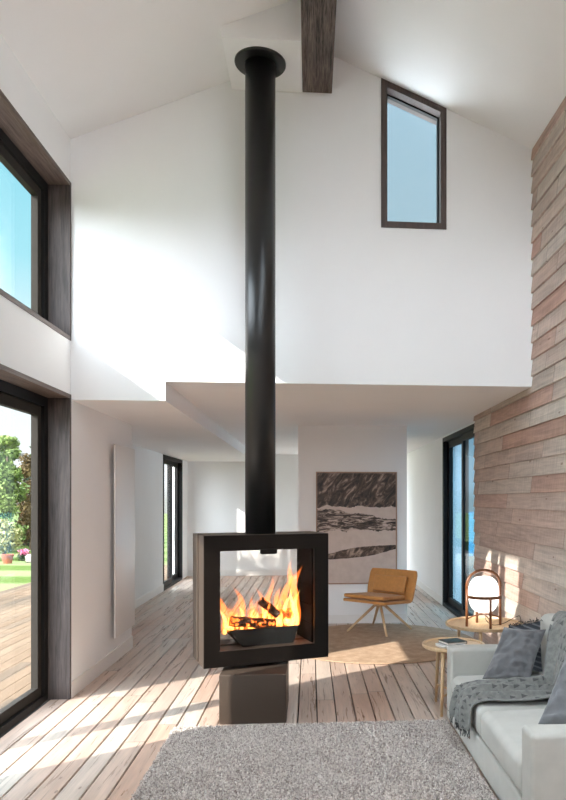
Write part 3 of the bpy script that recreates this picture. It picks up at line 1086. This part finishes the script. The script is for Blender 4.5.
def frame_slab(y0, y1, hw, z0, z1, m_in):
    mb = MB()
    return ring(mb, [(-hw, z0), (hw, z0), (hw, z1), (-hw, z1)], [(-hw + m_in, z0 + m_in), (hw - m_in, z0 + m_in), (hw - m_in, z1 - m_in), (-hw + m_in, z1 - m_in)], y0, y1)


frame_slab(-SD + 0.004, -0.02, SW, Z0, Z1, Mg).build('front_casing', STOVE_M, stv, bevel=0.003)
frame_slab(0.022, SD, SW, Z0 + 0.004, Z1, Mg).build('rear_casing', STOVE_M, stv, bevel=0.003)
frame_slab(-0.0195, 0.0215, SW - 0.018, Z0 + 0.018, Z1 - 0.010, Mg - 0.018).build('middle_band', BLACK_ALU, stv)
fc = frame_slab(-SD - 0.004, -SD + 0.0035, SW - 0.002, Z0 + 0.002, Z1 - 0.002, Mg)
door = fc.build('door', STOVE_BLACK, stv)
MB().box(-SW + Mg - 0.012, SW - Mg + 0.012, -SD + 0.006, -SD + 0.011, Z0 + Mg - 0.012, Z1 - Mg + 0.012).build('glass_pane', GLASS_STOVE, door)
lip = MB().prism([(-0.065, Z1 - Mg - 0.028), (-0.05, Z1 - Mg - 0.034), (0.05, Z1 - Mg - 0.034), (0.065, Z1 - Mg - 0.028), (0.065, Z1 - Mg + 0.004), (-0.065, Z1 - Mg + 0.004)], 'Y', -SD - 0.014, -SD - 0.0045)
lip.build('door_grip', STOVE_BLACK, door)
MB().tube([(SW - 0.045, -SD - 0.0085, 0.9), (SW - 0.045, -SD - 0.004, 0.9)], 0.008, 14).build('lock_hole', BLACK_ALU, door)
MB().box(-SW + Mg - 0.012, SW - Mg + 0.012, SD - 0.011, SD - 0.006, Z0 + Mg - 0.012, Z1 - Mg + 0.012).build('rear_glass_pane', GLASS_STOVE, stv)
# firebox lining: floor, two side walls with block joints, top
ix = SW - Mg
for s in (-1, 1):
    inn = MB()
    inn.box(*sorted((s * (ix - 0.004), s * (ix - 0.001))), -SD + 0.03, SD - 0.03, Z0 + Mg, Z1 - Mg)
    for k in range(5):
        za = Z0 + Mg + k * 0.147
        inn.box(*sorted((s * (ix - 0.013), s * (ix - 0.0035))), -SD + 0.03, SD - 0.03, za + 0.004, za + 0.143)
    inn.build('firebox_lining', STOVE_IN, stv)
# grate tray holding the logs
tr = MB()
tz = Z0 + Mg + 0.002
tr.prism([(-0.27, tz + 0.13), (-0.17, tz), (0.23, tz), (0.27, tz + 0.13)], 'Y', -0.115, -0.105)
tr.prism([(-0.27, tz + 0.11), (-0.17, tz), (0.23, tz), (0.27, tz + 0.11)], 'Y', 0.105, 0.115)
tr.box(-0.17, 0.23, -0.105, 0.105, tz, tz + 0.012)
tr.prism([(-0.27, tz + 0.12), (-0.262, tz + 0.12), (-0.165, tz + 0.002), (-0.172, tz + 0.002)], 'Y', -0.105, 0.105)
tr.build('log_tray', TRAY_M, stv)

# flue pipe with collar
fx, fy = -0.39, 5.462
flue = empty('flue_pipe', (fx, fy, Z1), 0, 'tall black flue pipe rising from the stove to the ceiling box', 'flue')
MB().lathe([(0.116, 0.001), (0.116, 4.98 - Z1)], n=64).build('pipe', STEEL_FLUE, flue, True)
MB().lathe([(0.119, 4.955 - Z1), (0.192, 4.962 - Z1), (0.196, 4.968 - Z1), (0.196, 4.979 - Z1), (0.119, 4.979 - Z1)], n=64, caps=False).build('ceiling_collar', STEEL_FLUE, flue, False)


def stove_pt(p):
    c, s = math.cos(PHI), math.sin(PHI)
    return (-0.39 + p[0] * c - p[1] * s, 5.50 + p[0] * s + p[1] * c, p[2])


log_specs = [
    ((-0.25, -0.05, tz + 0.19), (0.10, -0.04, tz + 0.137), 0.040, 'charred log leaning left to right at the front of the fire'),
    ((0.26, 0.02, tz + 0.21), (0.02, 0.062, tz + 0.168), 0.042, 'charred log on the right of the fire, sloping down to the left'),
    ((-0.15, 0.055, tz + 0.066), (0.19, 0.055, tz + 0.064), 0.044, 'thick charred log lying along the back of the tray'),
    ((-0.02, -0.055, tz + 0.335), (0.12, -0.06, tz + 0.215), 0.032, 'steep split log propped at the middle of the fire'),
    ((-0.13, -0.058, tz + 0.055), (0.15, -0.058, tz + 0.056), 0.037, 'bottom log lying in the front of the tray'),
]
for a, b, r, lab in log_specs:
    A, B = Vector(stove_pt(a)), Vector(stove_pt(b))
    pts = [A.lerp(B, k / 10) + Vector([0.006 * noise.noise(Vector((k * 0.7, r * 90, i))) for i in range(3)]) for k in range(11)]
    rr = [r * (1 + 0.15 * noise.noise(Vector((k * 0.9, r * 50, 3)))) for k in range(11)]
    o = MB().tube(pts, rr, 14).build('log', LOG_M, smooth=False)
    tag(o, lab, 'log', 'logs burning in the stove')

# flames: one body of fire, made of many tongues of glowing gas
fo, fi = MB(), MB()
tongues = []
def tongue(mb, x, y, z, h, w, lean, ph):
    n = 14
    pts, rd_ = [], []
    for k in range(n):
        t = k / (n - 1)
        px = x + lean * t * t + 0.035 * h / 0.3 * math.sin(t * 5.0 + ph) * t
        py = y + 0.012 * math.sin(t * 4 + ph * 2) * t
        pts.append(stove_pt((px, py, z + h * t)))
        prof = (t + 0.12) ** 0.55 * (1 - t) ** 0.9 * 1.55
        rd_.append(max(0.0012, w * prof))
    mb.tube(pts, rd_, 10, flat=0.7)
big = [(-0.285, 0.30, 0.036, -0.04), (-0.20, 0.20, 0.026, 0.02), (-0.235, 0.22, 0.034, 0.03), (-0.15, 0.30, 0.036, -0.05), (-0.08, 0.22, 0.030, 0.03),
       (-0.02, 0.20, 0.034, -0.02), (0.03, 0.36, 0.034, 0.03), (0.06, 0.24, 0.036, -0.03), (0.12, 0.26, 0.042, 0.05), (0.20, 0.36, 0.044, 0.05),
       (-0.255, 0.16, 0.04, -0.02), (-0.05, 0.16, 0.045, 0.02), (0.09, 0.17, 0.045, 0.01), (0.23, 0.22, 0.05, 0.02), (0.02, 0.27, 0.03, -0.05), (0.245, 0.46, 0.050, 0.045), (0.285, 0.40, 0.045, 0.02), (0.16, 0.18, 0.04, -0.04), (-0.11, 0.14, 0.032, 0.01)]
for i, (x_, h, w, ln) in enumerate(big):
    yy = rng.uniform(-0.07, 0.03)
    zb = tz + 0.10 + rng.uniform(-0.02, 0.03)
    h *= 1.18
    tongue(fo, x_, yy, zb, h, w * 1.15, ln, i * 1.7)
    tongue(fi, x_ + 0.004, yy, zb - 0.005, h * 0.6, w * 0.6, ln * 0.45, i * 1.7)
    for q in range(2):
        tongue(fo, x_ + rng.uniform(-0.05, 0.05), yy + rng.uniform(-0.03, 0.03), zb, h * rng.uniform(0.3, 0.6), w * rng.uniform(0.35, 0.6), rng.uniform(-0.05, 0.05), rng.uniform(0, 6))
fire = fo.build('fire', FLAME_OUT, smooth=True)
tag(fire, 'orange flames rising from the logs inside the stove', 'fire', None, 'stuff')
fi.build('flame_core', FLAME_IN, fire, True)

# ------------------------------------------------------------------ rugs
RX0, RX1, RY0, RY1 = -0.945, 0.972, 2.45, 4.955
rug = MB().box(RX0, RX1, RY0, RY1, 0.001, 0.012).build('shag_rug', simple('rug_backing', (150, 140, 134), 0.95), origin=(0, 3.7, 0))
tag(rug, 'pale greige shaggy rectangular rug in front of the stove', 'rug')
nt = 100000
tx = rng.uniform(RX0, RX1, nt)
ty = rng.uniform(RY0 + 0.85, RY1, nt)
ty[:9000] = rng.uniform(RY0, RY0 + 0.85, 9000)
hh = rng.uniform(0.014, 0.024, nt)
an = rng.uniform(0, 2 * np.pi, nt)
ln = rng.uniform(0.003, 0.013, nt)
wd = rng.uniform(0.002, 0.004, nt)
la = an + rng.uniform(-1.2, 1.2, nt)
ca, sa_ = np.cos(an), np.sin(an)
z0_ = np.full(nt, 0.011)
b1 = np.stack([tx - ca * wd, ty - sa_ * wd, z0_], 1)
b2 = np.stack([tx + ca * wd, ty + sa_ * wd, z0_], 1)
mx, my = tx + np.cos(la) * ln * 0.4, ty + np.sin(la) * ln * 0.4
m1 = np.stack([mx - ca * wd, my - sa_ * wd, 0.011 + hh * 0.65], 1)
m2 = np.stack([mx + ca * wd, my + sa_ * wd, 0.011 + hh * 0.65], 1)
ex, ey = tx + np.cos(la) * ln, ty + np.sin(la) * ln
t1 = np.stack([ex - ca * wd * 0.5, ey - sa_ * wd * 0.5, 0.011 + hh], 1)
t2 = np.stack([ex + ca * wd * 0.5, ey + sa_ * wd * 0.5, 0.011 + hh], 1)
vv = np.stack([b1, b2, m2, m1, t2, t1], 1).reshape(-1, 3) - np.array([0, 3.7, 0])
bi = np.arange(nt)[:, None] * 6
ff = np.concatenate([bi + np.array([[0, 1, 2, 3]]), bi + np.array([[3, 2, 4, 5]])])
pile = np_mesh('pile', vv, ff, RUG_M, rug, True)
pile['kind'] = 'stuff'

jr = MB().lathe([(0.0, 0.0), (1.08, 0.0), (1.10, 0.004), (1.10, 0.009), (1.085, 0.013), (0.0, 0.013)], n=96, caps=False).build('round_rug', JUTE_M, smooth=False)
jr.location = (0.76, 7.86, 0.001)
tag(jr, 'round tan woven jute rug under the tan lounge chair', 'rug')

# ------------------------------------------------------------------ lounge chair
CH = empty('lounge_chair', (0.83, 8.47, 0.0145), math.atan2(-0.432, 0.487), 'tan low lounge chair with splayed wooden legs on the round rug', 'chair')
# local: x to the chair's left-right, -y is the front
def shell(u, v, th):
    """u across, v from seat front to top of the back"""
    Ls, Lb, R = 0.50, 0.33, 0.09
    tot = Ls + R * 1.25 + Lb
    s = v * tot
    if s < Ls:
        y, z, ny, nz = -0.33 + s, 0.372 - 0.035 * s / Ls, 0, 1
        a = 0
    elif s < Ls + R * 1.25:
        a = (s - Ls) / R
        y = -0.33 + Ls + R * math.sin(a)
        z = 0.337 + R * (1 - math.cos(a))
        ny, nz = -math.sin(a), math.cos(a)
    else:
        a = 1.25
        q = s - Ls - R * 1.25
        y = -0.33 + Ls + R * math.sin(a) + q * math.cos(a)
        z = 0.337 + R * (1 - math.cos(a)) + q * math.sin(a)
        ny, nz = -math.sin(a), math.cos(a)
    hw = 0.318 + 0.035 * min(1.0, max(0.0, (v - 0.35) / 0.4))
    e = min(1.0, (1 - v) / 0.08)
    hw *= 1 - 0.06 * (1 - e) ** 2
    f = min(1.0, v / 0.06)
    hw *= 1 - 0.05 * (1 - f) ** 2
    x = (u * 2 - 1) * hw
    curl = 0.03 * (abs(u * 2 - 1) ** 3) * (v > 0.5) * min(1, (v - 0.5) * 4)
    y += -curl
    return (x, y + ny * th, z + nz * th)
sh = MB()
nu, nv = 22, 44
def closed_shell(mb, fn, nu, nv, t):
    mb.grid(nu, nv, lambda u, v: fn(u, v, t))
    mb.grid(nu, nv, lambda u, v: fn(u, v, 0.0), True)
    for uu in (0, 1):
        mb.grid(2, nv, lambda a, v: fn(uu, v, t * a))
    for v_ in (0, 1):
        mb.grid(nu, 2, lambda u, a: fn(u, v_, t * a))
closed_shell(sh, shell, nu, nv, 0.032)
so = sh.build('seat_shell', LEATHER, CH, True, True)
bv = so.modifiers.new('bevel', 'BEVEL'); bv.width = 0.008; bv.segments = 2; bv.limit_method = 'ANGLE'
def wr(n_, p):
    return p
sc_ = MB().rbox(-0.285, 0.285, -0.335, 0.155, 0.0, 0.042, 0.016, 4, 6, lambda n_, p: [p[0] * (1 - 0.03 * n_[1]), p[1], p[2] + 0.008 * (1 - n_[0] ** 2) * (1 - n_[1] ** 2) * (1 if p[2] > 0 else 0)])
sco = sc_.build('seat_cushion', LEATHER, CH, True, True)
sco.location = (0, 0, 0.398); sco.rotation_euler = (-0.07, 0, 0)
lc = MB().rbox(-0.245, 0.235, -0.025, 0.025, -0.105, 0.105, 0.02, 4, 6, lambda n_, p: [p[0], p[1] - 0.012 * (1 - n_[0] ** 2) * (1 - n_[2] ** 2) * (1 if p[1] < 0 else 0), p[2]])
lco = lc.build('lumbar_cushion', LEATHER, CH, True, True)
lco.location = (0, 0.222, 0.545); lco.rotation_euler = (-0.32, 0, 0)
MB().lathe([(0.075, 0.30), (0.085, 0.335), (0.085, 0.352)], n=24).build('hub', OAK_V, CH)
for k in range(4):
    a = math.radians(45 + 90 * k) + 0.05
    MB().tube([(0.03 * math.cos(a), 0.03 * math.sin(a), 0.335), (0.40 * math.cos(a), 0.40 * math.sin(a), 0.005)], [0.019, 0.013], 12).build('leg', OAK_V, CH, True)


# ------------------------------------------------------------------ tray tables
def tray_table(loc, R, h, rot, label, thick=0.022, rim=0.03, leg_in=0.80, splay=0.03):
    root = empty('side_table', loc, rot, label, 'table', 'round oak side tables')
    prof = [(0.0, h - rim), (R * 0.95, h - rim), (R * 0.985, h - rim + 0.006), (R, h - 0.004), (R - 0.004, h), (R - 0.016, h), (R - 0.022, h - 0.013), (0.0, h - 0.013)]
    MB().lathe(prof, n=72, caps=False).build('table_top', OAK, root, False)
    for k in range(3):
        a = 2 * math.pi * k / 3
        r0, r1 = R * leg_in, R * leg_in + splay
        MB().tube([(r0 * math.cos(a), r0 * math.sin(a), h - rim + 0.002), (r1 * math.cos(a), r1 * math.sin(a), 0.001)], [0.016, 0.011], 14).build('leg', OAK_V, root, True)
    zs = 0.14
    st_ = MB()
    for k in range(3):
        a = 2 * math.pi * k / 3
        r1 = R * leg_in + splay * 0.72
        st_.tube([(0, 0, zs), (r1 * math.cos(a), r1 * math.sin(a), zs)], 0.008, 10)
    st_.build('stretcher', OAK_V, root, True)
    return root


def aim(cx, cy, tx, ty):
    return math.atan2(ty - cy, tx - cx)

T1 = (1.085, 5.29, 0.0)
tray_table((T1[0], T1[1], 0), 0.24, 0.505, math.radians(236), 'small round oak side table with two books, beside the sofa arm')
T2 = (1.50, 5.99, 0.0)
tray_table((T2[0], T2[1], 0), 0.335, 0.535, math.radians(250), 'larger round oak side table carrying the lamp near the board wall')

# books on the small table
def book(loc, rot, w, d, t, cover, label, z):
    root = empty('book', (loc[0], loc[1], z), rot, label, 'book', 'books on the small side table')
    MB().box(-w / 2 + 0.004, w / 2 - 0.003, -d / 2 + 0.004, d / 2 - 0.004, 0.0025, t - 0.0025).build('pages', BOOK_PAGES, root)
    c = MB().box(-w / 2, w / 2, -d / 2, d / 2, 0, 0.0025).box(-w / 2, w / 2, -d / 2, d / 2, t - 0.0025, t).box(w / 2 - 0.0027, w / 2, -d / 2, d / 2, 0.0026, t - 0.0026)
    c.build('cover', cover, root)
    return root

tt = 0.505 - 0.013
book((1.055, 5.225), math.radians(12), 0.20, 0.15, 0.017, BOOK_WHITE, 'white covered book, lower of the two on the small table', tt + 0.0005)
book((1.075, 5.265), math.radians(20), 0.17, 0.145, 0.02, BOOK_DARK, 'dark covered book with teal picture, on top of the white book', tt + 0.018)

# ------------------------------------------------------------------ lamp
LZ = 0.535 - 0.013
lamp = empty('table_lamp', (1.475, 5.90, LZ + 0.0005), math.radians(8), 'lit table lamp with white globe in a bentwood lantern frame', 'lamp')
gp = []
for k in range(25):
    t = -1 + 2 * k / 24
    zc = t
    r = (1 - abs(t) ** 2.7) ** (1 / 2.7) if abs(t) < 1 else 0.0
    gp.append((max(0.002, 0.130 * r * (1 - 0.06 * (t < 0) * abs(t))), 0.268 + 0.158 * zc))
MB().lathe(gp, n=48).build('globe', GLOBE_M, lamp, True)
RL = 0.153
legs = MB()
hoop = []
for s in (-1, 1):
    MB().tube([(s * RL, 0, 0), (s * RL, 0, 0.34)], 0.0115, 10).build('leg', CHERRY, lamp, True)
    MB().tube([(0, s * RL, 0), (0, s * RL, 0.265)], 0.0115, 10).build('leg', CHERRY, lamp, True)
pts = []
for k in range(33):
    a = math.pi * k / 32
    pts.append((RL * math.cos(a) * 1.0, 0, 0.325 + 0.150 * math.sin(a) ** 0.8))
MB().tube(pts, 0.013, 10, flat=1.0).build('handle', CHERRY, lamp, True)
rp = [(0.140, 0.240), (0.150, 0.240), (0.150, 0.266), (0.140, 0.266), (0.140, 0.240)]
MB().lathe(rp, n=48, caps=False).build('ring', CHERRY, lamp, False)
ar = MB()
for a in (0, math.pi / 2):
    q = []
    for k in range(17):
        t = -1 + 2 * k / 16
        q.append((RL * t * math.cos(a), RL * t * math.sin(a), 0.062 + 0.036 * (1 - t * t)))
    ar.tube(q, 0.006, 8)
ar.build('cross_brace', CHERRY, lamp, True)
cp = [(0.02, 0.0, 0.1), (0.03, 0.01, 0.04), (0.08, -0.02, 0.006), (0.18, 0.0, 0.012), (0.25, 0.03, 0.03), (0.34, 0.08, 0.05), (0.39, 0.10, 0.02), (0.395, 0.105, -0.3)]
def smooth_path(p, n=6):
    p = [Vector(q) for q in p]
    o = []
    for i in range(len(p) - 1):
        p0, p1, p2, p3 = p[max(i - 1, 0)], p[i], p[i + 1], p[min(i + 2, len(p) - 1)]
        for k in range(n):
            t = k / n
            o.append(0.5 * (2 * p1 + (p2 - p0) * t + (2 * p0 - 5 * p1 + 4 * p2 - p3) * t * t + (3 * p1 - p0 - 3 * p2 + p3) * t ** 3))
    o.append(p[-1])
    return o
MB().tube(smooth_path(cp), 0.003, 8).build('cord', CORD_M, lamp, True)

# ------------------------------------------------------------------ sofa
SX0, SX1, SY0, SY1 = 0.985, 1.862, 3.06, 5.045
sofa = empty('sofa', ((SX0 + SX1) / 2, (SY0 + SY1) / 2, 0), 0, 'pale grey two seat fabric sofa along the board wall', 'sofa')
so_ = ((SX0 + SX1) / 2, (SY0 + SY1) / 2, 0)
AW, AZ = 0.165, 0.545
SEAT_Z = 0.375
def crown(amt, seed):
    def fn(n_, p):
        x, y, z = p
        if z > 0:
            z += amt * (1 - n_[0] ** 2) * (1 - n_[1] ** 2) + 0.004 * fbm((x + seed, y, 0), 5.0)
        x += 0.006 * (1 - n_[2] ** 2) * (-1 if x < 0 else 1) * (abs(n_[0]) > 0.8)
        return [x, y, z]
    return fn
shift(MB().rbox(SX0 + 0.004, SX1, SY0 + 0.01, SY1 - 0.01, 0.013, 0.19, 0.012, 2, 4), so_).build('base', SOFA_M, sofa, True, True)
def soft(seed, a=0.003):
    def fn(n_, p):
        return [p[i] + a * fbm((p[0] + seed, p[1] + i * 3, p[2]), 4.0) for i in range(3)]
    return fn
shift(MB().rbox(SX0, SX1 - 0.01, SY1 - AW, SY1, 0.014, AZ, 0.022, 4, 8, soft(1)), so_).build('arm', SOFA_M, sofa, True, True)
shift(MB().rbox(SX0, SX1 - 0.01, SY0, SY0 + AW, 0.014, AZ, 0.022, 4, 8, soft(2)), so_).build('arm', SOFA_M, sofa, True, True)
ym = (SY0 + SY1) / 2
for k, (a, b) in enumerate(((SY0 + AW + 0.004, ym - 0.003), (ym + 0.003, SY1 - AW - 0.004))):
    shift(MB().rbox(SX0 + 0.008, SX1 - 0.2, a, b, 0.185, SEAT_Z - 0.008, 0.045, 5, 12, crown(0.02, k * 7.3)), so_).build('seat_cushion', SOFA_M, sofa, True, True)
def backfn(n_, p):
    x, y, z = p
    x += 0.07 * (n_[2] * 0.5 + 0.5) * (1 if True else 0) - 0.03
    if z > 0:
        z += 0.008 * fbm((y, 0, 3), 2.0)
    return [x, y, z]
shift(MB().rbox(SX1 - 0.235, SX1 - 0.045, SY0 + 0.02, SY1 - 0.02, 0.15, 0.775, 0.06, 5, 10, backfn), so_).build('backrest', SOFA_M, sofa, True, True)


# ------------------------------------------------------------------ cushions
def pillow(name, p00, p10, p11, p01, thick, m, label, seed, group=None, pinch=0.07, wr=0.026):
    P = [Vector(q) for q in (p00, p10, p11, p01)]
    c = sum(P, Vector()) / 4
    nrm = (P[1] - P[0]).cross(P[3] - P[0]).normalized()
    N = 40
    def fn(side):
        def f(a, b):
            # cluster samples near the edge
            u = math.sin((a - 0.5) * math.pi); v = math.sin((b - 0.5) * math.pi)
            uu = u * (1 - pinch * (1 - v * v)) ; vv_ = v * (1 - pinch * (1 - u * u))
            s, t = uu * 0.5 + 0.5, vv_ * 0.5 + 0.5
            q = P[0] * (1 - s) * (1 - t) + P[1] * s * (1 - t) + P[2] * s * t + P[3] * (1 - s) * t
            e = max(0.0, (1 - u * u) * (1 - v * v))
            h = thick * e ** 0.42
            # creases that run in from the corners and across the belly
            w = wr * (fbm((u * 1.3 + seed, v * 2.6, side), 1.7, 5) + 0.7 * abs(noise.noise(Vector((u * 2.1 + v * 2.5 + seed, v * 1.1 - u, seed)))) ) * min(1.0, e * 5)
            return q + nrm * (side * h + w * side) - c
        return f
    mb = MB().grid(N, N, fn(1)).grid(N, N, fn(-1), True)
    o = mb.build(name, m, None, True, True)
    o.location = c
    tag(o, label, 'cushion', group)
    return o


pz = SEAT_Z + 0.012
pillow('cushion', (1.155, 4.66, pz), (1.455, 4.56, pz), (1.625, 4.735, pz + 0.315), (1.345, 4.80, pz + 0.325), 0.062, PILLOW_M,
       'charcoal linen cushion leaning at the far end of the sofa', 2.0, 'charcoal cushions on the sofa')
bc = pillow('cushion', (1.32, 4.80, pz + 0.02), (1.60, 4.74, pz + 0.02), (1.635, 4.885, pz + 0.35), (1.41, 4.905, pz + 0.315), 0.035, STRIPE_M,
       'dark striped fringed cushion tucked behind the charcoal one', 5.0, 'charcoal cushions on the sofa', 0.03, 0.006)
fm = MB()
cc = bc.location
for k in range(26):
    t = k / 25
    a = Vector((1.635, 4.885, pz + 0.35)).lerp(Vector((1.41, 4.905, pz + 0.315)), t) - cc
    d = Vector((rng.normal() * 0.012, -0.02 + rng.normal() * 0.01, 0.006 + rng.normal() * 0.008))
    fm.tube([a, a + d * 0.6 + Vector((0, 0, 0.008)), a + d * 1.5], 0.0028, 5)
fm.build('fringe', FRINGE_M, bc, True)
pillow('cushion', (1.225, 3.70, pz), (1.46, 3.48, pz), (1.61, 3.57, pz + 0.35), (1.415, 3.79, pz + 0.35), 0.062, PILLOW2_M,
       'charcoal linen cushion at the near end, cut by the right edge', 9.0, 'charcoal cushions on the sofa')


# ------------------------------------------------------------------ throw
def throw_pt(s, t):
    """s 0 over the sofa back .. 1 hanging at the front; t across the width"""
    path = [(1.845, 0.60), (1.85, 0.755), (1.80, 0.80), (1.735, 0.795), (1.655, 0.70), (1.60, 0.56), (1.545, 0.412), (1.46, 0.396), (1.30, 0.394), (1.15, 0.391), (1.02, 0.38), (0.972, 0.345), (0.962, 0.28), (0.958, 0.205)]
    k = s * (len(path) - 1)
    i = min(int(k), len(path) - 2)
    f = k - i
    p0, p1, p2, p3 = path[max(i - 1, 0)], path[i], path[i + 1], path[min(i + 2, len(path) - 1)]
    cr = lambda a, b, c, d: 0.5 * (2 * b + (c - a) * f + (2 * a - 5 * b + 4 * c - d) * f * f + (3 * b - a - 3 * c + d) * f ** 3)
    x = cr(p0[0], p1[0], p2[0], p3[0]); z = cr(p0[1], p1[1], p2[1], p3[1])
    # width: wide over the back, gathered on the seat
    far = np.interp(s, [0, 0.25, 0.45, 0.55, 0.7, 0.85, 1.0], [4.88, 4.84, 4.53, 4.46, 4.50, 4.53, 4.45])
    near = np.interp(s, [0, 0.25, 0.45, 0.55, 0.7, 0.85, 1.0], [3.75, 3.88, 4.06, 4.07, 4.10, 4.13, 4.16])
    y = far + (near - far) * t
    amp = np.interp(s, [0, 0.3, 0.5, 0.8, 1], [0.014, 0.034, 0.042, 0.036, 0.036])
    w = (1 - abs(math.sin(t * 9.0 + s * 2.2 + 0.5))) * 1.3 + math.sin(t * 23.0 - s * 5.0) * 0.22 + fbm((t * 2.2, s * 2.6, 1.0), 1.6, 3) * 0.6
    lift = amp * (0.12 + w)
    lift = max(0.002, lift)
    # outward direction of the surface underneath
    k2 = min(s + 0.01, 1.0); k1 = max(s - 0.01, 0.0)
    nx = np.interp(s, [0, 0.08, 0.15, 0.25, 0.32, 0.45, 0.52, 0.75, 0.82, 0.9, 1], [0.0, 0.3, 0, -0.5, -0.9, -0.7, 0.0, 0, -0.7, -1, -1])
    nz = np.interp(s, [0, 0.08, 0.15, 0.25, 0.32, 0.45, 0.52, 0.75, 0.82, 0.9, 1], [0.2, 0.8, 1, 0.7, 0.4, 0.7, 1, 1, 0.7, 0, 0])
    return (x + nx * lift, y + 0.012 * math.sin(s * 20 + t * 4), z + nz * lift)


nu, nv = 110, 70
tb = MB().grid(nu, nv, throw_pt)
th_o = (1.4, 4.3, 0.4)
throw = shift(tb, th_o).build('throw_blanket', THROW_M, None, True)
throw.location = th_o
me = throw.data
uvl = me.uv_layers.new(name='UVMap')
for poly in me.polygons:
    for li in poly.loop_indices:
        vi = me.loops[li].vertex_index
        i, j = divmod(vi, nv)
        uvl.data[li].uv = (j / (nv - 1) * 13.0, i / (nu - 1) * 28.0)
sm = throw.modifiers.new('thickness', 'SOLIDIFY'); sm.thickness = 0.006; sm.offset = 1
tag(throw, 'grey patterned throw draped over the sofa back and seat', 'blanket')
fg = MB()
for k in range(44):
    t = k / 43
    a = Vector(throw_pt(1.0, t)) - Vector(th_o)
    fg.tube([a, a + Vector((-0.004, rng.normal() * 0.006, -0.018)), a + Vector((-0.002 + rng.normal() * 0.003, rng.normal() * 0.01, -0.042))], 0.0022, 5)
for k in range(60):
    s = 0.72 + 0.28 * k / 59
    a = Vector(throw_pt(s, 0.0)) - Vector(th_o)
    d = Vector((rng.normal() * 0.008, 0.022 + abs(rng.normal()) * 0.008, 0.002 + rng.normal() * 0.003))
    if s > 0.86:
        d.z -= 0.01
    fg.tube([a, a + d * 0.5, a + d], 0.0028, 5)
fg.build('fringe', FRINGE_M, throw, True)
